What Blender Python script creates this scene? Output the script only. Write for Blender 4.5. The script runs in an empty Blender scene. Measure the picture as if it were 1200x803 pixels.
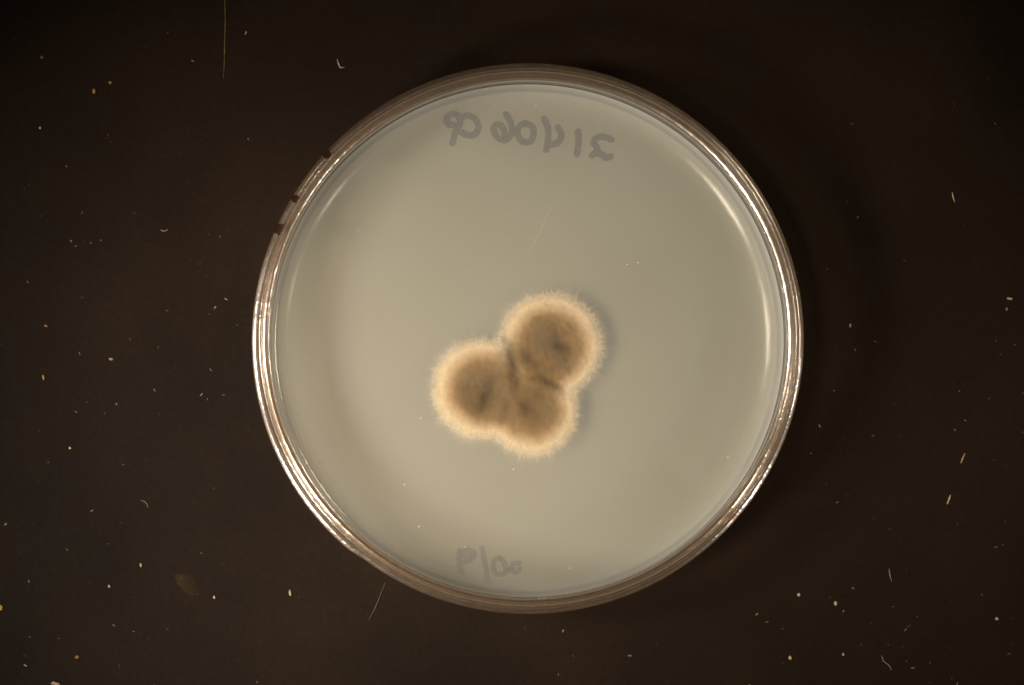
import bpy, bmesh, math, random
import numpy as np
from mathutils import Vector, Matrix, noise

random.seed(7)
sc = bpy.context.scene
COL = sc.collection
MM = 0.001
PI = math.pi

# ---------------------------------------------------------------- camera
LENS, SENSOR, W, H = 60.65, 23.6, 1200.0, 803.0
CAM = Vector((-7.0, -14.0, 445.0))            # mm
AIM = Vector((-2.73, -0.77, 15.6))
cam_d = bpy.data.cameras.new('camera')
cam = bpy.data.objects.new('camera', cam_d)
COL.objects.link(cam)
sc.camera = cam
cam_d.lens, cam_d.sensor_width = LENS, SENSOR
cam_d.clip_start, cam_d.clip_end = 0.01, 20
fw = (AIM - CAM).normalized()
rt = fw.cross(Vector((0, 1, 0))).normalized()
up = rt.cross(fw)
rot = Matrix((rt, up, -fw)).transposed()
cam.matrix_world = Matrix.Translation(CAM * MM) @ rot.to_4x4()
cam_d.dof.use_dof = True
cam_d.dof.focus_distance = 0.4385
cam_d.dof.aperture_fstop = 11.0


def at(px, py, z):
    """point of the place (mm) that the photograph shows at (px, py), on the level z"""
    k = SENSOR / LENS / W
    d = fw + rt * ((px - W / 2) * k) - up * ((py - H / 2) * k)
    t = (z - CAM.z) / d.z
    p = CAM + d * t
    return Vector((p.x, p.y, z))


# ---------------------------------------------------------------- room and lamps
world = bpy.data.worlds.new('World')
sc.world = world
world.use_nodes = True
world.node_tree.nodes['Background'].inputs[0].default_value = (1.0, 0.86, 0.7, 1)
world.node_tree.nodes['Background'].inputs[1].default_value = 0.008


def copy_stand_lamp(az, dist, height, power, aim, radius, cone):
    l = bpy.data.lights.new('copy_stand_lamp', 'SPOT')
    l.energy = power
    l.color = (1.0, 0.925, 0.815)
    l.shadow_soft_size = radius * MM
    l.spot_size = math.radians(cone)
    l.spot_blend = 1.0
    o = bpy.data.objects.new('copy_stand_lamp', l)
    COL.objects.link(o)
    p = Vector((dist * math.cos(math.radians(az)), dist * math.sin(math.radians(az)), height))
    o.location = p * MM
    o.rotation_euler = (Vector(aim) - p).to_track_quat('-Z', 'Y').to_euler()


copy_stand_lamp(181, 235, 228, 4.8, (-16, -15, 5), 40, 34)
copy_stand_lamp(213, 240, 228, 5.7, (-16, -19, 5), 40, 34)
copy_stand_lamp(-9, 340, 290, 0.9, (4, -14, 5), 21, 32)
copy_stand_lamp(-33, 350, 290, 1.8, (4, -16, 5), 23, 32)

sc.view_settings.view_transform = 'Standard'
sc.view_settings.look = 'None'
sc.view_settings.exposure = 0.0
sc.view_settings.gamma = 1.0
sc.view_settings.use_curve_mapping = False
sc.cycles.use_denoising = True
sc.cycles.max_bounces = 16
sc.cycles.glossy_bounces = 8
sc.cycles.transmission_bounces = 10
sc.cycles.transparent_max_bounces = 40
sc.cycles.diffuse_bounces = 4
sc.cycles.sample_clamp_indirect = 4.0
sc.cycles.use_adaptive_sampling = False


# ---------------------------------------------------------------- materials
class NT:
    def __init__(self, name):
        self.m = bpy.data.materials.new(name)
        self.m.use_nodes = True
        self.t = self.m.node_tree
        self.t.nodes.clear()
        self.out = self.t.nodes.new('ShaderNodeOutputMaterial')

    def n(self, kind, **kw):
        nd = self.t.nodes.new('ShaderNode' + kind)
        for k, v in kw.items():
            key = k.replace('_', ' ')
            if hasattr(nd, k) and k not in nd.inputs:
                setattr(nd, k, v)
                continue
            s = nd.inputs[int(k[1:])] if k[0] == 'i' and k[1:].isdigit() else nd.inputs[key]
            if hasattr(v, 'is_linked'):
                self.t.links.new(v, s)
            else:
                s.default_value = v
        return nd

    def o(self, kind, out=0, **kw):
        return self.n(kind, **kw).outputs[out]

    def math(self, op, a, b=0.0, c=0.0):
        nd = self.t.nodes.new('ShaderNodeMath')
        nd.operation = op
        for i, v in enumerate((a, b, c)):
            if hasattr(v, 'is_linked'):
                self.t.links.new(v, nd.inputs[i])
            else:
                nd.inputs[i].default_value = v
        return nd.outputs[0]

    def mix(self, f, a, b):
        nd = self.t.nodes.new('ShaderNodeMixShader')
        for i, v in enumerate((f, a, b)):
            if hasattr(v, 'is_linked'):
                self.t.links.new(v, nd.inputs[i])
            else:
                nd.inputs[i].default_value = v
        return nd.outputs[0]

    def mixc(self, f, a, b, blend='MIX'):
        nd = self.t.nodes.new('ShaderNodeMix')
        nd.data_type = 'RGBA'
        nd.blend_type = blend
        for s, v in ((nd.inputs[0], f), (nd.inputs[6], a), (nd.inputs[7], b)):
            if hasattr(v, 'is_linked'):
                self.t.links.new(v, s)
            else:
                s.default_value = v if not isinstance(v, tuple) else (*v, 1)[:4]
        return nd.outputs[2]

    def ramp(self, f, stops, interp='LINEAR'):
        nd = self.t.nodes.new('ShaderNodeValToRGB')
        nd.color_ramp.interpolation = interp
        e = nd.color_ramp.elements
        while len(e) < len(stops):
            e.new(0.5)
        for el, (p, c) in zip(e, stops):
            el.position = p
            el.color = (*c, 1) if isinstance(c, tuple) else (c, c, c, 1)
        self.t.links.new(f, nd.inputs[0])
        return nd.outputs[0]

    def noise(self, scale, detail=4, rough=0.5, vec=None):
        nd = self.n('TexNoise', Scale=scale, Detail=detail, Roughness=rough)
        v = vec if vec is not None else self.o('TexCoord', 3)
        self.t.links.new(v, nd.inputs['Vector'])
        return nd.outputs[0]

    def bump(self, h, strength, dist):
        return self.o('Bump', Strength=strength, Distance=dist, Height=h)

    def schlick(self, f0):
        lw = self.n('LayerWeight', Blend=0.5)
        p = self.math('POWER', lw.outputs[1], 5.0)
        return self.math('MULTIPLY_ADD', p, 1 - f0, f0)

    def done(self, sh):
        self.t.links.new(sh, self.out.inputs['Surface'])
        return self.m


def m_plastic(name, clear=0.995, haze=(0.0, 0.025), tint=(0.998, 0.99, 0.975), f0=0.045, wide=0.12):
    m = NT(name)
    tc = m.o('TexCoord', 3)
    co = m.o('Mapping', Vector=tc, Scale=(1, 1, 0.03))
    nz = m.noise(420, 4, 0.6, co)                       # draw marks that run up the wall
    bp = m.bump(nz, 0.24, 0.0004)
    xyz = m.n('SeparateXYZ', Vector=tc)
    r = m.math('SQRT', m.math('ADD', m.math('MULTIPLY', xyz.outputs[0], xyz.outputs[0]),
                              m.math('MULTIPLY', xyz.outputs[1], xyz.outputs[1])))
    ring = m.n('CombineXYZ', X=m.math('MULTIPLY', r, 3400.0), Y=m.math('MULTIPLY', xyz.outputs[2], 900.0),
               Z=m.math('MULTIPLY', xyz.outputs[0], 9.0)).outputs[0]
    lines = m.noise(1.0, 3, 0.65, ring)                 # fine turned moulding lines, hazed to stand in for light piped along the wall
    hz = m.ramp(lines, [(0.47, haze[0]), (0.66, haze[1] * 1.4)])
    tr = m.o('BsdfTransparent', Color=(*tint, 1))
    rf = m.o('BsdfRefraction', Color=(*tint, 1), IOR=1.56, Roughness=0.02, Normal=bp)
    body = m.mix(clear, rf, tr)
    tl = m.o('BsdfTranslucent', Color=(0.80, 0.56, 0.37, 1))
    df = m.o('BsdfDiffuse', Color=(0.80, 0.56, 0.37, 1))
    body = m.mix(hz, body, m.mix(0.5, tl, df))
    gl = m.mix(wide, m.o('BsdfGlossy', Color=(1, 1, 1, 1), Roughness=0.12, Normal=bp),
               m.o('BsdfGlossy', Color=(1, 0.88, 0.78, 1), Roughness=0.27, Normal=bp))
    return m.done(m.mix(m.schlick(f0), body, gl))


def m_pane():
    m = NT('clear_lid_pane')
    tr = m.o('BsdfTransparent', Color=(0.99, 0.985, 0.975, 1))
    nz = m.noise(60, 3)
    dust = m.ramp(nz, [(0.3, 0.004), (0.8, 0.014)])
    df = m.o('BsdfDiffuse', Color=(0.8, 0.78, 0.74, 1))
    body = m.mix(dust, tr, df)
    gl = m.o('BsdfGlossy', Color=(1, 1, 1, 1), Roughness=0.04)
    return m.done(m.mix(m.schlick(0.04), body, gl))


def m_agar():
    m = NT('milky_agar')
    big = m.noise(18, 4, 0.55)
    col = m.ramp(big, [(0.3, (0.68, 0.685, 0.655)), (0.7, (0.715, 0.72, 0.695))])
    df = m.o('BsdfDiffuse', Color=col)
    tl = m.o('BsdfTranslucent', Color=col)
    tr = m.o('BsdfTransparent', Color=(0.93, 0.90, 0.82, 1))
    lw = m.n('LayerWeight', Blend=0.5)
    thin = m.math('MULTIPLY_ADD', m.math('MINIMUM', lw.outputs[1], 0.6), -0.75, 0.755)   # longer way through a tilted face
    body = m.mix(thin, m.mix(0.42, df, tl), tr)
    fine = m.noise(500, 3)
    gl = m.o('BsdfGlossy', Color=(1, 0.93, 0.82, 1), Roughness=0.19, Normal=m.bump(fine, 0.1, 0.0003))
    return m.done(m.mix(m.schlick(0.013), body, gl))


def m_floor():
    m = NT('floor_with_painted_scatter')
    df = m.o('BsdfDiffuse', Color=(0.53, 0.51, 0.445, 1))  # milky colour stands in for light reflected back up through the gel
    tr = m.o('BsdfTransparent', Color=(0.95, 0.92, 0.86, 1))
    return m.done(m.mix(0.2, df, tr))


def m_ink(name, col, fade=0.0):
    m = NT(name)
    df = m.o('BsdfDiffuse', Color=(*col, 1))
    nz = m.noise(900, 3)
    a = m.ramp(nz, [(0.3, fade + 0.12), (0.6, fade)])
    return m.done(m.mix(a, df, m.o('BsdfTransparent', Color=(1, 1, 1, 1))))


def m_plain(name, col, rough=0.6, spec=0.3, var=0.0):
    m = NT(name)
    c = (*col, 1)
    if var:
        nz = m.noise(700, 3)
        c = m.ramp(nz, [(0.3, tuple(x * (1 - var) for x in col)), (0.7, tuple(x * (1 + var) for x in col))])
    b = m.n('BsdfPrincipled', Roughness=rough)
    b.inputs['Specular IOR Level'].default_value = spec
    if hasattr(c, 'is_linked'):
        m.t.links.new(c, b.inputs['Base Color'])
    else:
        b.inputs['Base Color'].default_value = c
    return m.done(b.outputs[0])


def m_table():
    m = NT('dark_brown_table')
    a = m.noise(17, 4, 0.55)
    b = m.noise(900, 4, 0.7)
    c1 = m.ramp(a, [(0.3, (0.0072, 0.0046, 0.0028)), (0.7, (0.0165, 0.0090, 0.0047))])
    c2 = m.ramp(b, [(0.35, 0.9), (0.7, 1.12)])
    col = m.mixc(1.0, c1, c2, 'MULTIPLY')
    bs = m.n('BsdfPrincipled', Roughness=0.55)
    m.t.links.new(col, bs.inputs['Base Color'])
    bs.inputs['Specular IOR Level'].default_value = 0.04
    m.t.links.new(m.bump(b, 0.2, 0.0003), bs.inputs['Normal'])
    return m.done(bs.outputs[0])


def m_dust():
    m = NT('dust_specks')
    at_ = m.n('Attribute', attribute_name='tone')
    bs = m.n('BsdfDiffuse')
    m.t.links.new(at_.outputs['Color'], bs.inputs['Color'])
    return m.done(bs.outputs[0])


def m_mycelium():
    m = NT('brown_mycelium')
    d = m.n('Attribute', attribute_name='depth').outputs['Fac']     # distance in from the margin, px / 80
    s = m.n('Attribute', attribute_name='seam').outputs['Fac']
    n1 = m.noise(330, 4, 0.6)
    n2 = m.noise(900, 5, 0.65)
    n3 = m.noise(140, 3, 0.5)
    dd = m.math('ADD', d, m.math('MULTIPLY', m.math('SUBTRACT', n1, 0.5), 0.08))
    col = m.ramp(dd, [(0.00, (0.86, 0.74, 0.55)), (0.15, (0.82, 0.67, 0.45)), (0.25, (0.66, 0.48, 0.28)),
                      (0.35, (0.44, 0.29, 0.135)), (0.47, (0.36, 0.225, 0.10)), (0.60, (0.31, 0.195, 0.088)),
                      (0.80, (0.275, 0.185, 0.094))])
    grey = m.mixc(m.ramp(n3, [(0.48, 0.0), (0.62, 0.45)]), col, (0.15, 0.10, 0.055))
    grey = m.mixc(m.ramp(m.noise(110, 3, 0.5, m.o('Mapping', Vector=m.o('TexCoord', 3), Location=(3, 1, 0))), [(0.5, 0.0), (0.66, 0.5)]), grey, (0.30, 0.21, 0.11))
    inner = m.ramp(d, [(0.28, 0.0), (0.45, 1.0)])
    col = m.mixc(inner, col, grey)
    pt = m.n('Attribute', attribute_name='patch').outputs['Fac']
    col = m.mixc(m.math('MULTIPLY', m.math('MAXIMUM', pt, 0.0), 0.75), col, (0.085, 0.055, 0.030))
    col = m.mixc(m.math('MULTIPLY', m.math('MAXIMUM', m.math('MULTIPLY', pt, -1.0), 0.0), 0.6), col, (0.36, 0.26, 0.145))
    ru = m.n('Attribute', attribute_name='rust').outputs['Fac']
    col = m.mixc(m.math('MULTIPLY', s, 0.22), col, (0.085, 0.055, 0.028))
    col = m.mixc(ru, col, (0.42, 0.20, 0.06))
    col = m.mixc(1.0, col, m.ramp(n2, [(0.3, 0.93), (0.7, 1.05)]), 'MULTIPLY')
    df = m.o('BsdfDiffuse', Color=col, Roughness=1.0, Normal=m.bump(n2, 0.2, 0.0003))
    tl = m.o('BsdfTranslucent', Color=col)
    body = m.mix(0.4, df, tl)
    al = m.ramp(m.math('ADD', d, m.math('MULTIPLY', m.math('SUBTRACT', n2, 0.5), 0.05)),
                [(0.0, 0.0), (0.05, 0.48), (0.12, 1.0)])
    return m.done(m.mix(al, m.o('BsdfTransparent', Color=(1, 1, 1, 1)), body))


def m_hypha():
    m = NT('cream_hyphae')
    c = (0.94, 0.83, 0.64, 1)
    b = m.mix(0.3, m.o('BsdfDiffuse', Color=c), m.o('BsdfTranslucent', Color=c))
    return m.done(m.mix(0.70, b, m.o('BsdfTransparent', Color=(1, 1, 1, 1))))


PLASTIC_LID = m_plastic('clear_lid_plastic')
PLASTIC_BASE = m_plastic('clear_dish_plastic')
BEAD = m_plastic('polished_bead_plastic', clear=0.95, haze=(0.0, 0.08), tint=(0.97, 0.92, 0.86), f0=0.27, wide=0.55)
BEAD_THIN = m_plastic('moulded_ridge_plastic', clear=0.95, haze=(0.0, 0.04), tint=(0.97, 0.91, 0.84), f0=0.17, wide=0.4)
PANE, AGAR, FLOOR = m_pane(), m_agar(), m_floor()
INK = m_ink('black_marker_seen_through_gel', (0.055, 0.055, 0.05), 0.08)
INK_FAINT = m_ink('faint_black_marker', (0.14, 0.14, 0.135), 0.48)
INK_RIM = m_plain('dark_red_brown_marker', (0.020, 0.006, 0.004), 0.3, 0.4)
TABLE, DUST, MYC, HYPHA = m_table(), m_dust(), m_mycelium(), m_hypha()


SPECK_GLINT = m_plain('pale_speck_and_glint', (0.78, 0.72, 0.62), 0.4, 0.5)  # pale colour of the specks, also paints the glints near the rim
SCRATCH = m_ink('lid_scratch', (0.62, 0.56, 0.46), 0.78)


def m_smear():
    m = NT('dried_smear')
    nz = m.noise(260, 4, 0.6)
    a = m.ramp(nz, [(0.35, 0.0), (0.7, 0.55)])
    return m.done(m.mix(a, m.o('BsdfTransparent', Color=(1, 1, 1, 1)), m.o('BsdfDiffuse', Color=(0.05, 0.031, 0.016, 1))))


SMEAR = m_smear()

# ---------------------------------------------------------------- helpers
def tag(o, label=None, cat=None, group=None, kind=None):
    for k, v in (('label', label), ('category', cat), ('group', group), ('kind', kind)):
        if v:
            o[k] = v
    return o


def empty(name, loc=(0, 0, 0)):
    o = bpy.data.objects.new(name, None)
    o.empty_display_size = 0.005
    o.location = Vector(loc) * MM
    COL.objects.link(o)
    return o


def build(name, verts, faces, mat, parent=None, smooth=True, origin=None):
    """one mesh object; verts in mm"""
    o3 = Vector(origin) if origin is not None else Vector((0, 0, 0))
    me = bpy.data.meshes.new(name)
    me.from_pydata([((Vector(v) - o3) * MM)[:] for v in verts], [], faces)
    me.materials.append(mat)
    if smooth:
        me.polygons.foreach_set('use_smooth', [True] * len(me.polygons))
    me.update()
    o = bpy.data.objects.new(name, me)
    COL.objects.link(o)
    if parent:
        o.parent = parent
        o.location = (o3 - parent_origin(parent)) * MM
    else:
        o.location = o3 * MM
    return o


def parent_origin(p):
    v = Vector((0, 0, 0))
    while p:
        v = v + p.location / MM
        p = p.parent
    return v


def lathe(name, prof, mat, parent=None, seg=256, closed=True, bump=None, sharp=30):
    """turn a profile of (r, z) about the dish axis; r = 0 ends become fans"""
    vs, fs, rings = [], [], []
    for (r, z) in prof:
        if r < 1e-6:
            rings.append([len(vs)])
            vs.append((0, 0, z))
        else:
            ring = []
            for i in range(seg):
                a = 2 * PI * i / seg
                k = bump(a, z) if bump else 0
                ring.append(len(vs))
                vs.append(((r + k) * math.cos(a), (r + k) * math.sin(a), z))
            rings.append(ring)
    n = len(rings)
    for j in range(n if closed else n - 1):
        A, B = rings[j], rings[(j + 1) % n]
        for i in range(seg):
            k = (i + 1) % seg
            if len(A) == 1 and len(B) == 1:
                break
            if len(A) == 1:
                fs.append((A[0], B[k], B[i]))
            elif len(B) == 1:
                fs.append((A[i], A[k], B[0]))
            else:
                fs.append((A[i], A[k], B[k], B[i]))
    o = build(name, vs, fs, mat, parent)
    bm = bmesh.new()
    bm.from_mesh(o.data)
    bmesh.ops.recalc_face_normals(bm, faces=bm.faces)
    bm.to_mesh(o.data)
    bm.free()
    o.data.set_sharp_from_angle(angle=math.radians(sharp))
    return o


def rounded(prof, rad, steps=3):
    """round the corners of a closed (r, z) polygon"""
    out = []
    n = len(prof)
    for i in range(n):
        p0, p1, p2 = (Vector(prof[(i + k) % n]) for k in (-1, 0, 1))
        a, b = p0 - p1, p2 - p1
        q = min(rad, a.length * 0.45, b.length * 0.45)
        s, e = p1 + a.normalized() * q, p1 + b.normalized() * q
        for t in range(steps + 1):
            u = t / steps
            out.append(tuple((1 - u) ** 2 * s + 2 * u * (1 - u) * p1 + u * u * e))
    return out


def smoothline(pts, n=8):
    """Catmull-Rom through the points"""
    P = [Vector(p) for p in pts]
    P = [P[0] * 2 - P[1]] + P + [P[-1] * 2 - P[-2]]
    out = []
    for i in range(1, len(P) - 2):
        for t in range(n):
            u = t / n
            a, b, c, d = P[i - 1:i + 3]
            out.append(0.5 * ((2 * b) + (c - a) * u + (2 * a - 5 * b + 4 * c - d) * u * u + (3 * b - a - 3 * c + d) * u ** 3))
    out.append(P[-2])
    return out


# ---------------------------------------------------------------- the table
tb = []
N, S = 40, 600.0
for j in range(N + 1):
    for i in range(N + 1):
        tb.append((-S + 2 * S * i / N, -S + 2 * S * j / N, 0.0))
tf = [(j * (N + 1) + i, j * (N + 1) + i + 1, (j + 1) * (N + 1) + i + 1, (j + 1) * (N + 1) + i) for j in range(N) for i in range(N)]
tag(build('table_surface', tb, tf, TABLE), kind='structure')

# ---------------------------------------------------------------- dish
AGAR_Z = 3.9
dish = tag(empty('petri_dish'), 'round clear plastic dish bottom with mirrored handwriting, under the lid', 'petri dish')
lathe('wall', rounded([(42.8, 1.5), (42.85, 13.1), (43.7, 13.1), (43.55, 0.35), (42.9, 0.25), (42.3, 0.4), (42.2, 1.5)], 0.2), PLASTIC_BASE, dish)
lathe('rim_bead', rounded([(42.75, 13.15), (42.7, 13.85), (43.2, 14.08), (43.9, 13.77), (43.85, 13.15)], 0.08), BEAD, dish, seg=360)
lathe('foot_ring', rounded([(38.3, 0.02), (39.3, 0.02), (39.2, 0.45), (38.4, 0.45)], 0.15), PLASTIC_BASE, dish)
lathe('floor', [(0, 0.5), (42.15, 0.5), (42.15, 1.3), (0, 1.3)], FLOOR, dish, closed=False)

# gel with the meniscus that climbs the wall
prof = [(0, 1.45), (42.7, 1.45)]
top = []
for k in range(25):
    u = k / 24
    r = 37.2 + (42.7 - 37.2) * u
    top.append((r, AGAR_Z + 2.7 * u ** 2.3))
prof += top[::-1] + [(30, AGAR_Z), (15, AGAR_Z), (0, AGAR_Z)]
agar = lathe('agar_medium', prof, AGAR, None, closed=False, sharp=50)
tag(agar, 'flat disc of milky grey beige agar gel filling the dish', 'agar')


def ink_stroke(bmv, bmf, pts, half, z, th=0.03):
    """a marker stroke: ribbon with round ends and a slightly uneven edge"""
    L = smoothline(pts, 6)
    n = len(L)
    left, right = [], []
    for i, p in enumerate(L):
        t = (L[min(i + 1, n - 1)] - L[max(i - 1, 0)]).normalized()
        nn = Vector((-t.y, t.x, 0))
        h = half * (1 + 0.10 * noise.noise(Vector((p.x * 1.1, p.y * 1.1, 3.3))))
        left.append(p + nn * h)
        right.append(p - nn * h)
    def cap(c, a, b, t):
        return [c + (b - c) * math.cos(q) + t * ((b - c).length * math.sin(q)) for q in [PI * k / 6 for k in range(1, 6)]]
    t0 = (L[0] - L[1]).normalized()
    t1 = (L[-1] - L[-2]).normalized()
    loop = right + cap(L[-1], left[-1], right[-1], t1) + left[::-1] + cap(L[0], right[0], left[0], t0)
    # as a strip plus caps
    base = len(bmv)
    for v in right + left:
        bmv.append((v.x, v.y, z))
    for i in range(n - 1):
        bmf.append((base + i, base + i + 1, base + n + i + 1, base + n + i))
    c1 = [base + n - 1]
    for v in cap(L[-1], left[-1], right[-1], t1):
        c1.append(len(bmv)); bmv.append((v.x, v.y, z))
    c1.append(base + 2 * n - 1)
    bmf.append(tuple(c1))
    c0 = [base + n]
    for v in cap(L[0], right[0], left[0], t0):
        c0.append(len(bmv)); bmv.append((v.x, v.y, z))
    c0.append(base)
    bmf.append(tuple(c0))


def character(name, strokes, ox, oy, s, half, mat, label):
    vs, fs = [], []
    for k, st in enumerate(strokes):
        ink_stroke(vs, fs, [at(ox + x / s, oy + y / s, 1.36) for x, y in st], half, 1.36 + 0.012 * k)
    o = build(name, vs, fs, mat, dish, smooth=False)
    o['label'] = label
    return o


big = dict(ox=500, oy=110, s=5.0, half=0.55, mat=INK)
character('digit', [[(150, 290), (170, 225), (195, 170), (185, 130), (150, 117), (117, 140), (125, 175), (165, 187)],
                    [(190, 145), (235, 128), (280, 145), (303, 190), (285, 235), (240, 243), (198, 222)]],
          label='mirrored grey handwritten nine at the end of the upper line', **big)
character('digit', [[(465, 120), (490, 165), (500, 210), (485, 255), (450, 272), (412, 252), (393, 212), (402, 185), (430, 182), (450, 210), (456, 245)]],
          label='mirrored grey handwritten six in the upper line', **big)
character('digit', [[(575, 172), (618, 192), (626, 240), (602, 283), (556, 276), (533, 235), (541, 193), (578, 172)]],
          label='mirrored grey handwritten zero in the upper line', **big)
character('digit', [[(688, 147), (710, 200), (711, 270), (700, 328)], [(768, 197), (790, 240), (770, 285), (735, 298), (708, 296)]],
          label='mirrored grey handwritten four in the upper line', **big)
character('digit', [[(887, 222), (890, 290), (880, 352)]], label='grey handwritten one in the upper line', **big)
character('digit', [[(1083, 270), (1040, 252), (995, 258), (978, 287), (1002, 320), (990, 345), (968, 362)],
                    [(985, 350), (1028, 356), (1050, 376), (1078, 367)]],
          label='mirrored grey handwritten two at the start of the upper line', **big)
sm = dict(ox=500, oy=620, s=8.571, half=0.44, mat=INK_FAINT)
character('digit', [[(328, 212), (322, 300), (335, 380), (355, 445)], [(345, 225), (410, 210), (468, 228), (478, 270), (430, 315), (350, 335)],
                    [(350, 272), (440, 266)]], label='faint mirrored handwritten nine of the date', **sm)
character('slash', [[(556, 195), (577, 300), (600, 420), (611, 528)]], label='faint handwritten slash in the date', **sm)
character('digit', [[(722, 292), (680, 312), (668, 380), (692, 438), (750, 458), (788, 425), (782, 345), (742, 294)]],
          label='faint mirrored handwritten zero of the date', **sm)
character('digit', [[(932, 342), (872, 350), (852, 392), (815, 425)], [(852, 400), (890, 440), (932, 402)]],
          label='faint mirrored handwritten two of the date', **sm)

# ---------------------------------------------------------------- colony
LOBES = [(645, 405, 62), (565, 456, 59), (624, 481, 54)]
LABS = ['upper right lobe with grey brown centre and cream rim', 'left lobe with brown centre and cream rim',
        'lower lobe with tan centre and cream rim']
lob = []
PX = (at(700, 430, AGAR_Z) - at(600, 430, AGAR_Z)).length / 100      # mm per photo pixel at the gel
for (x, y, r) in LOBES:
    p = at(x, y, AGAR_Z)
    lob.append((p.x, p.y, r * PX))


def field(x, y):
    """distance in from the margin (mm), nearest lobe, closeness to the seam"""
    ds = []
    for k, (cx, cy, r) in enumerate(lob):
        a = math.atan2(y - cy, x - cx)
        wob = 0.32 * noise.noise(Vector((math.cos(a) * 1.6, math.sin(a) * 1.6, 5.0 + 7 * k)))
        wob += 0.10 * noise.noise(Vector((math.cos(a) * 6, math.sin(a) * 6, 1.0 + 7 * k)))
        ds.append(r + wob - math.hypot(x - cx, y - cy))
    o = sorted(range(3), key=lambda k: -ds[k])
    k = 2.0                                                   # smooth union
    d = ds[o[0]]
    for j in o[1:]:
        h = max(k - abs(d - ds[j]), 0) / k
        d = max(d, ds[j]) + h * h * k * 0.25
    gap = ds[o[0]] - ds[o[1]]
    inn = min(max((d - 1.0) / 2.2, 0), 1)
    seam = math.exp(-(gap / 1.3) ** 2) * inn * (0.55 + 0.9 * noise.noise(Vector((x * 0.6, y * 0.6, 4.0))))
    return d, o[0], max(0, seam), d + 2.6 * math.exp(-gap / 2.2) * inn


colony = tag(empty('fungal_colony', at(612, 440, AGAR_Z)),
             'three lobed brown fungal colony with fuzzy cream margin in the middle of the agar', 'fungus')
c0, c1 = at(490, 550, AGAR_Z), at(730, 325, AGAR_Z)
STEP = 0.16
nx, ny = int((c1.x - c0.x) / STEP), int((c1.y - c0.y) / STEP)
grid = {}
for j in range(ny + 1):
    for i in range(nx + 1):
        x, y = c0.x + i * STEP, c0.y + j * STEP
        d, k, s, dc = field(x, y)
        if d < -0.6:
            continue
        q = max(d, 0)
        cx, cy, r = lob[k]
        rr, a = math.hypot(x - cx, y - cy), math.atan2(y - cy, x - cx)
        z = AGAR_Z + 0.03 + 0.5 * (1 - math.exp(-q / 1.5))
        fold = noise.noise(Vector((x * 0.42, y * 0.42, 2.0))) * 0.35 + noise.noise(Vector((x * 1.3, y * 1.3, 9.0))) * 0.14
        fold += noise.noise(Vector((x * 4.5, y * 4.5, 1.0))) * 0.05
        dent = -0.3 * math.exp(-(rr / 1.4) ** 2)
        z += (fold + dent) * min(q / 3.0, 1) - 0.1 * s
        grid[(i, j)] = (x, y, z, d, k, s, dc)
PATCH = [(567, 468, 7, 20, -0.35, 0.9), (614, 478, 9, 12, 0.2, 0.8), (600, 432, 7, 24, 0.1, 1.0), (618, 420, 9, 16, 0.6, 0.9),
         (655, 407, 16, 7, -0.25, 0.8), (645, 450, 20, 6, -0.6, 0.7), (650, 395, 6, 14, 0.3, 0.5), (592, 412, 8, 8, 0, 0.6), (590, 398, 6, 5, 0, 0.6),
         (633, 408, 11, 13, 0, -0.5), (668, 428, 16, 10, 0.5, -0.55), (645, 482, 10, 20, 0.15, -0.7), (585, 450, 6, 22, 0.2, -0.6),
         (600, 485, 10, 10, 0, -0.4), (675, 400, 7, 18, 0.2, -0.3), (548, 440, 10, 14, 0, -0.2)]
PATCH = [(*at(x, y, AGAR_Z)[:2], a * PX, b * PX, t, v) for x, y, a, b, t, v in PATCH]


def patch(x, y):
    """pigment patches of the old mycelium: above 0 darker, below 0 paler"""
    x += 0.35 * noise.noise(Vector((x * 0.9, y * 0.9, 1))) + 0.12 * noise.noise(Vector((x * 3, y * 3, 1)))
    y += 0.35 * noise.noise(Vector((x * 0.9, y * 0.9, 8))) + 0.12 * noise.noise(Vector((x * 3, y * 3, 8)))
    t = 0
    for px, py, a, b, an, v in PATCH:
        dx, dy = x - px, y - py
        u, w = dx * math.cos(an) + dy * math.sin(an), -dx * math.sin(an) + dy * math.cos(an)
        t += v * math.exp(-(u / a) ** 2 - (w / b) ** 2)
    return t


RUST = [(*at(x, y, AGAR_Z)[:2], r * PX, v) for x, y, r, v in ((623, 438, 3.0, 0.9), (619, 428, 2.2, 0.6), (640, 428, 3.5, 0.5), (643, 441, 2.5, 0.4),
                                                        (608, 412, 2.5, 0.35), (598, 404, 3, 0.4), (560, 425, 4, 0.2))]


def rust(x, y):
    x += 0.3 * noise.noise(Vector((x * 2, y * 2, 3)))
    y += 0.3 * noise.noise(Vector((x * 2, y * 2, 6)))
    return min(1, sum(v * math.exp(-((x - a) ** 2 + (y - b) ** 2) / r ** 2) for a, b, r, v in RUST))


parts = []
for k in range(3):
    idx, vs, fs, dep, sea, pat, rus = {}, [], [], [], [], [], []
    def vid(ij):
        if ij not in idx:
            g = grid[ij]
            idx[ij] = len(vs)
            vs.append(g[:3]); dep.append(g[6] / PX / 80); sea.append(g[5]); pat.append(patch(g[0], g[1])); rus.append(rust(g[0], g[1]))
        return idx[ij]
    for j in range(ny):
        for i in range(nx):
            q = [(i, j), (i + 1, j), (i + 1, j + 1), (i, j + 1)]
            if all(t in grid for t in q) and grid[q[0]][4] == k:
                fs.append(tuple(vid(t) for t in q))
    o = build('lobe', vs, fs, MYC, colony)
    o['label'] = LABS[k]
    for nm, dat in (('depth', dep), ('seam', sea), ('patch', pat), ('rust', rus)):
        at_ = o.data.attributes.new(nm, 'FLOAT', 'POINT')
        at_.data.foreach_set('value', dat)
    parts.append(o)

# fuzzy margin: fine threads that radiate over the gel
hv = [([], []) for _ in range(3)]


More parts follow.
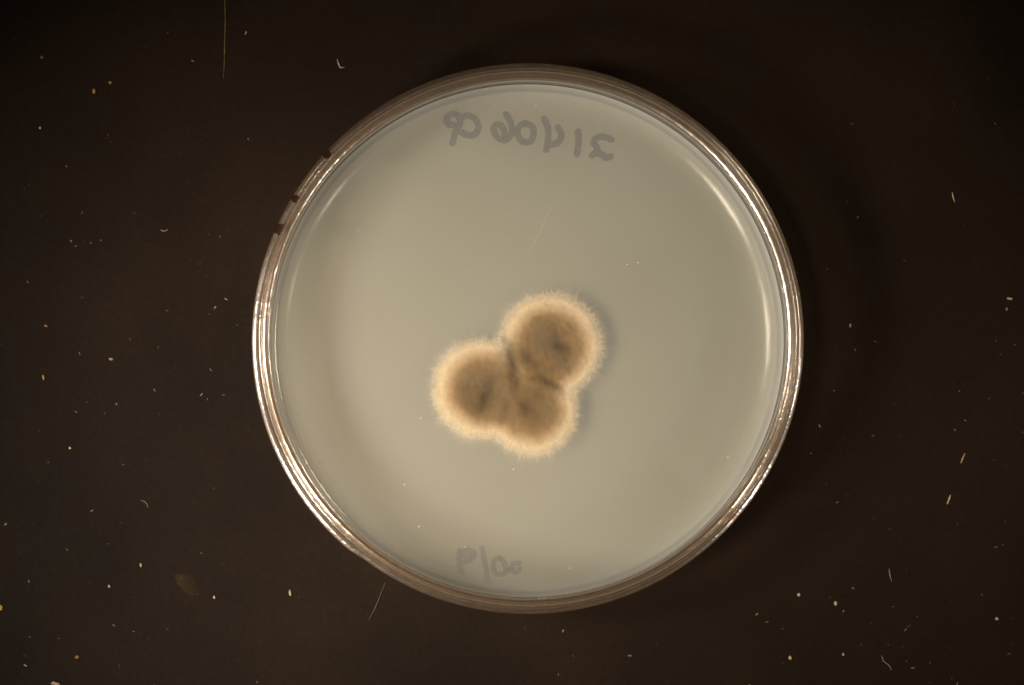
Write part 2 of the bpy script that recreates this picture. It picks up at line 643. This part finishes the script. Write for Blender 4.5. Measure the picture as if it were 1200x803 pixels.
def thread(vs, fs, pts, w):
    base = len(vs)
    n = len(pts)
    for i, p in enumerate(pts):
        t = (pts[min(i + 1, n - 1)] - pts[max(i - 1, 0)]).normalized()
        s = Vector((-t.y, t.x, 0)).normalized()
        h = w * (1 - 0.75 * i / (n - 1))
        vs += [(p + s * h)[:], (p - s * h)[:], (p + Vector((0, 0, h * 0.4)))[:]]
    for i in range(n - 1):
        a, b = base + 3 * i, base + 3 * i + 3
        for u, v in ((0, 1), (1, 2), (2, 0)):
            fs.append((a + u, a + v, b + v, b + u))


cnt = 0
while cnt < 7500:
    k = random.randrange(3)
    cx, cy, r = lob[k]
    a = random.uniform(0, 2 * PI)
    rr = r - abs(random.gauss(0, 1.2)) - 0.05
    x, y = cx + rr * math.cos(a), cy + rr * math.sin(a)
    d, kk, s, dc = field(x, y)
    if kk != k or d > 2.6 or d < -0.2 or dc > 2.5:
        continue
    cnt += 1
    clump = 0.75 + 0.9 * abs(noise.noise(Vector((math.cos(a) * 9, math.sin(a) * 9, k * 3.0))))
    ln = min(2.0, 0.2 + random.expovariate(1 / 0.9)) * clump
    aa = a + random.gauss(0, 0.38)
    z0 = AGAR_Z + 0.05 + 0.4 * (1 - math.exp(-max(d, 0) / 1.5)) - 0.05 + random.uniform(0, 0.25)
    pts, cur = [], Vector((x, y, z0))
    for i in range(4):
        pts.append(cur.copy())
        aa += random.gauss(0, 0.22)
        cur = cur + Vector((math.cos(aa), math.sin(aa), 0)) * (ln / 3)
        cur.z = max(AGAR_Z + 0.04, cur.z - (z0 - AGAR_Z) * 0.2 + random.uniform(-0.05, 0.08))
    thread(*hv[k], pts, random.uniform(0.008, 0.018))
for k in range(3):
    tag(build('hyphae', *hv[k], HYPHA, parts[k], smooth=False), kind='stuff')

# ---------------------------------------------------------------- lid
lid = tag(empty('petri_dish_cover', (0, 0, 4.5)), 'clear plastic lid with dark marker ticks on its upper left rim', 'lid')


def chip(a, z):
    """the rim stands out a little on the lower left, up to a moulding step"""
    deg = math.degrees(a) % 360
    if 150 < deg < 233:
        return 0.34 * min((deg - 150) / 50, 1) * min((233 - deg) / 3.5, 1)
    return 0


lathe('skirt', rounded([(42.2, 14.75), (43.9, 14.7), (44.05, 14.2), (44.15, 5.0), (44.75, 4.9), (44.9, 5.3), (44.95, 14.9),
                        (43.6, 15.0), (43.5, 15.6), (42.2, 15.6)], 0.15), PLASTIC_LID, lid, seg=360, bump=chip)
lathe('edge_bead', rounded([(44.2, 14.98), (44.2, 15.5), (44.4, 15.64), (45.0, 15.37), (45.03, 14.95)], 0.07), BEAD_THIN, lid, seg=360, bump=chip)
lathe('stacking_ridge', rounded([(43.62, 15.03), (43.6, 15.7), (43.72, 15.95), (43.95, 15.95), (44.07, 15.7), (44.05, 15.02)], 0.12), BEAD_THIN, lid, seg=360)
lathe('stacking_ridge', rounded([(42.2, 15.62), (42.25, 15.78), (42.45, 15.78), (42.5, 15.62)], 0.06), BEAD_THIN, lid, seg=360)
lathe('foot_edge', rounded([(44.1, 4.2), (44.1, 4.85), (44.85, 4.85), (44.9, 4.3), (44.6, 4.1)], 0.2), BEAD_THIN, lid, seg=360, bump=chip)
lathe('pane', [(0, 14.8), (42.15, 14.8), (42.15, 15.55), (0, 15.55)], PANE, lid, closed=False)

# moulded spacer ribs inside the lid rim
for az in (-41.3,):
    vs = []
    a0 = math.radians(az)
    for da, dr in ((-0.026, 0), (0.026, 0), (0.02, -1.5), (-0.02, -1.5)):
        for z in (9.0, 15.85 if dr == 0 else 15.75):
            rr = 44.75 + dr
            vs.append((rr * math.cos(a0 + da), rr * math.sin(a0 + da), z))
    build('spacer_rib', vs, [(0, 2, 3, 1), (2, 4, 5, 3), (4, 6, 7, 5), (6, 0, 1, 7), (0, 6, 4, 2), (1, 3, 5, 7)], BEAD_THIN, lid, smooth=False)

# marker ticks on the outside of the lid rim
for (x, y, wd, lb) in ((382, 181, 0.95, 'dark marker tick, uppermost of the three'),
                       (344.5, 233, 0.85, 'small brown marker tick, middle of the three'),
                       (325, 268.5, 1.15, 'dark red marker tick, lowest of the three')):
    p = at(x, y, 13)
    a0 = math.atan2(p.y, p.x)
    prof = [(45.0, 13.2), (45.03, 14.3), (45.07, 15.1), (45.02, 15.42), (44.4, 15.70), (43.9, 15.99)]
    vs, fs = [], []
    for i, (r, z) in enumerate(prof):
        w0 = 0.95 * wd * (1 + 0.7 * noise.noise(Vector((i * 2.3, x, 0)))) / 45
        for j in range(5):
            a = a0 + w0 * (j / 4 - 0.5) * 1.5
            rr = r + chip(a, z) + 0.03
            vs.append((rr * math.cos(a), rr * math.sin(a), z))
    for i in range(len(prof) - 1):
        for j in range(4):
            fs.append((i * 5 + j, i * 5 + j + 1, i * 5 + j + 6, i * 5 + j + 5))
    o = build('marker_tick', vs, fs, INK_RIM, lid)
    o['label'] = lb


# ---------------------------------------------------------------- specks in the gel, painted glints, scratches on the lid
for (x, y, sz) in ((491, 617, 3.2), (545, 641, 2.2), (735, 310, 2.0), (748, 308, 2.4), (334, 341, 3.0), (853, 536, 3.0), (493, 490, 2.0),
                   (602, 550, 2.0), (668, 666, 2.6), (474, 568, 2.0), (581, 124, 2.2), (628, 123, 2.2), (455, 640, 2.0), (420, 270, 1.8), (632, 701, 2.6), (637, 701, 2.0), (665, 696, 2.2)):  # last three: white glints by the rim, painted as pale specks
    c = at(x, y, AGAR_Z + 0.1)
    bm = bmesh.new()
    bmesh.ops.create_icosphere(bm, subdivisions=1, radius=sz * 0.36 * PX)
    vs = [(v.co.x * random.uniform(0.7, 1.5) + c.x, v.co.y * random.uniform(0.6, 1.2) + c.y, v.co.z * 0.5 + c.z) for v in bm.verts]
    fs = [tuple(v.index for v in f.verts) for f in bm.faces]
    bm.free()
    build('speck_and_glint', vs, fs, SPECK_GLINT, agar)


def strip(name, pts, w, mat, parent=None, origin=None, th=0.6):
    """a fine raised thread or ridge along the points (mm)"""
    vs, fs = [], []
    n = len(pts)
    for i, p in enumerate(pts):
        t = (pts[min(i + 1, n - 1)] - pts[max(i - 1, 0)]).normalized()
        sd = Vector((-t.y, t.x, 0)).normalized()
        h = w * (0.35 + 0.65 * math.sin(PI * (i + 0.5) / n)) * random.uniform(0.8, 1.2)
        vs += [p + sd * h, p + Vector((0, 0, h * th * 2)), p - sd * h, p - Vector((0, 0, h * 0.2))]
    for i in range(n - 1):
        a, b = 4 * i, 4 * i + 4
        for u in range(4):
            v = (u + 1) % 4
            fs.append((a + u, b + u, b + v, a + v))
    fs += [(0, 1, 2, 3), (4 * n - 1, 4 * n - 2, 4 * n - 3, 4 * n - 4)]
    return build(name, vs, fs, mat, parent, origin=origin)


for (pp, w) in (([(613, 312), (634, 268), (656, 224)], 0.035), ([(548, 318), (566, 332)], 0.03), 
                ([(640, 330), (652, 352)], 0.025), ([(470, 560), (480, 575)], 0.03)):
    pts = smoothline([at(x, y, 15.57) for x, y in pp], 6)
    strip('scratch', pts, w, SCRATCH, lid)

# ---------------------------------------------------------------- crumbs and fibres on the table
FIB = [
    ('fibre', [(263, -6), (264, 20), (263.5, 45), (263, 70), (262, 92)], 0.11, (0.13, 0.085, 0.035), 'long thin ochre fibre at the top edge, left of the dish'),
    ('fibre', [(395, 69), (397, 75), (399, 79), (404, 79)], 0.13, (0.36, 0.22, 0.16), 'small bent pinkish fibre on the table above the dish'),
    ('fibre', [(452, 682), (446, 697), (440, 712), (432, 727)], 0.10, (0.085, 0.062, 0.042), 'faint straight fibre just below the dish on its lower left'),
    ('fibre', [(188, 269), (192, 271), (197, 269)], 0.10, (0.28, 0.22, 0.15), 'tiny curled fibre on the table left of the dish'),
    ('fibre', [(1116, 225), (1117, 231), (1119, 237)], 0.11, (0.34, 0.24, 0.13), 'short slanted tan fibre right of the dish, near the upper right'),
    ('fibre', [(1131, 531), (1128, 538), (1126, 543)], 0.15, (0.34, 0.22, 0.11), 'short tan fibre right of the dish, upper of two similar ones'),
    ('fibre', [(1114, 580), (1112, 586), (1110, 591)], 0.18, (0.42, 0.27, 0.13), 'short tan fibre right of the dish, lower of two similar ones'),
    ('fibre', [(1033, 768), (1036, 775), (1042, 780), (1045, 786)], 0.11, (0.17, 0.125, 0.075), 'thin curled fibre at the bottom right edge of the table'),
    ('fibre', [(1042, 666), (1043, 674), (1045, 682)], 0.11, (0.15, 0.11, 0.07), 'thin dull upright fibre below right of the dish'),
    ('fibre', [(165, 586), (171, 589), (174, 595)], 0.10, (0.14, 0.10, 0.065), 'dull bent fibre on the table lower left of the dish'),
]
for nm, pp, w, c, lb in FIB:
    pts = smoothline([at(x, y, 0.09) for x, y in pp], 6)
    o = strip(nm, pts, w, m_plain('fibre_tone', c, 0.8, 0.1, 0.35), origin=pts[0])
    tag(o, lb, 'fibre', 'fibres lying on the table')

CRUMB = [
    (110, 107, 5, 7, (0.45, 0.26, 0.09), 'orange tan crumb at upper left, lower of two close together'),
    (129, 97, 5, 5, (0.52, 0.31, 0.10), 'orange tan crumb at upper left, upper of two close together'),
    (47, 150, 4, 4, (0.55, 0.48, 0.36), 'tiny pale crumb near the upper left edge'),
    (49, 67, 6, 5, (0.20, 0.16, 0.11), 'dull grey brown crumb near the top left corner'),
    (54, 382, 6, 3.5, (0.36, 0.17, 0.09), 'reddish crumb near the left edge at mid height'),
    (51, 442, 4, 8, (0.46, 0.26, 0.09), 'elongated orange crumb near the left edge'),
    (130, 421, 7, 4, (0.40, 0.31, 0.19), 'pale oblong crumb left of the dish'),
    (82, 525, 4, 4, (0.60, 0.55, 0.22), 'bright yellow green crumb left of the dish'),
    (1183, 350, 10, 4, (0.55, 0.42, 0.24), 'pale flat crumb near the right edge at mid height'),
    (1180, 362, 4, 6, (0.32, 0.20, 0.10), 'small brown crumb under the pale one at the right edge'),
    (936, 697, 5, 5, (0.62, 0.50, 0.33), 'bright pale crumb below right of the dish, upper of a pair'),
    (979, 707, 5, 7, (0.56, 0.43, 0.26), 'bright oval crumb below right of the dish, lower of a pair'),
    (926, 771, 5, 6, (0.68, 0.47, 0.20), 'bright orange cream crumb at the bottom, right of the dish'),
    (1168, 725, 6, 5, (0.56, 0.46, 0.34), 'pale crumb at the lower right, close to the edge'),
    (988, 767, 4, 5, (0.42, 0.33, 0.20), 'small tan oval crumb at the bottom right'),
    (340, 695, 4, 9, (0.48, 0.37, 0.22), 'slender upright pale crumb under the dish on the left'),
    (165, 662, 4, 6, (0.46, 0.33, 0.18), 'small tan crumb at the lower left, upper of three'),
    (128, 687, 4, 5, (0.46, 0.35, 0.20), 'small pale crumb at the lower left, left one of three'),
    (251, 700, 4, 5, (0.55, 0.45, 0.30), 'small bright crumb at the lower left, right one of three'),
    (65, 801, 15, 5, (0.52, 0.35, 0.22), 'flat pinkish flake at the bottom edge on the left'),
    (1, 712, 5, 9, (0.58, 0.33, 0.10), 'orange crumb at the left edge near the bottom'),
    (90, 770, 7, 5, (0.34, 0.18, 0.08), 'rusty brown crumb near the bottom left corner'),
]
for x, y, w, h, c, lb in CRUMB:
    p = at(x, y, 0.12)
    bm = bmesh.new()
    bmesh.ops.create_icosphere(bm, subdivisions=2, radius=0.5)
    k = 0.144 * 0.72
    c = tuple(q * 0.62 for q in c)
    ang = random.uniform(-0.3, 0.3)
    vs = []
    for v in bm.verts:
        q = v.co * (1 + 0.55 * noise.noise(v.co * 2.6 + Vector((x, y, 0))))
        X, Y = q.x * w * k, q.y * h * k
        vs.append((p.x + X * math.cos(ang) - Y * math.sin(ang), p.y + X * math.sin(ang) + Y * math.cos(ang), p.z + q.z * min(w, h) * k * 0.45 + 0.06))
    fs = [tuple(v.index for v in f.verts) for f in bm.faces]
    bm.free()
    o = build('crumb', vs, fs, m_plain('crumb_tone', c, 0.8, 0.1, 0.3), origin=(p.x, p.y, 0), smooth=False)
    tag(o, lb, 'crumb', 'crumbs scattered on the table')

# dried smear on the table
sv, sf = [], []
for i in range(13):
    u = i / 12
    c = at(206 + 24 * u, 674 + 28 * u, 0.012)
    t = (at(230, 702, 0.012) - at(206, 674, 0.012)).normalized()
    n_ = Vector((-t.y, t.x, 0))
    for j in range(9):
        v = j / 4 - 1
        wd = 1.25 * math.sqrt(max(0.02, 1 - (2 * u - 1) ** 2)) * (1 + 0.3 * noise.noise(Vector((u * 4, v, 2))))
        q = c + n_ * (v * wd + 0.5 * math.sin(u * 3))
        sv.append((q.x, q.y, 0.012 + 0.03 * (1 - v * v) * math.sin(PI * u)))
sf = [(i * 9 + j, i * 9 + j + 1, i * 9 + j + 10, i * 9 + j + 9) for i in range(12) for j in range(8)]
sm_o = build('smear', sv, sf, SMEAR)
tag(sm_o, 'faint brown dried smear on the table, lower left of the dish', 'smear')

# the rest of the dust: too fine to pick apart
dv, df_, dc_ = [], [], []
n_d = 0
while n_d < 460:
    x, y = random.uniform(-10, 1210), random.uniform(-10, 813)
    w = 0.25 + 0.75 * (x > 850) * (y > 380) + 0.45 * (x < 280) * (y > 150) + 0.1
    if 300 < x < 940 and y < 700 or random.random() > w or math.hypot(x - 619, y - 396) < 335:
        continue
    n_d += 1
    p = at(x, y, 0.0)
    big_ = random.random() ** 4
    L, B = 0.06 + 0.34 * big_, 0.05 + 0.12 * big_ * random.random()
    a = random.uniform(0, PI)
    ca, sa = math.cos(a), math.sin(a)
    tone = 0.03 + 0.22 * random.random() ** 3 + 0.10 * big_
    hue = random.random()
    col = (tone, tone * (0.62 + 0.25 * hue), tone * (0.30 + 0.42 * hue), 1)
    b0 = len(dv)
    hz_ = B * random.uniform(0.4, 0.9)
    for (u, v, z) in ((-L, 0, 0.01), (L * 0.6, -B, 0.01), (L, B * 0.5, 0.01), (-0.2 * L, B, 0.01), (0.1 * L, 0.1 * B, hz_)):
        u *= random.uniform(0.7, 1.2); v *= random.uniform(0.7, 1.2)
        dv.append((p.x + u * ca - v * sa, p.y + u * sa + v * ca, z + 0.005))
        dc_.append(col)
    df_ += [(b0, b0 + 1, b0 + 4), (b0 + 1, b0 + 2, b0 + 4), (b0 + 2, b0 + 3, b0 + 4), (b0 + 3, b0, b0 + 4), (b0, b0 + 3, b0 + 2, b0 + 1)]
du = build('dust', dv, df_, DUST, smooth=False)
ca_ = du.data.color_attributes.new('tone', 'FLOAT_COLOR', 'POINT')
for i, c in enumerate(dc_):
    ca_.data[i].color = c
tag(du, 'fine pale dust scattered over the dark table', 'dust', kind='stuff')
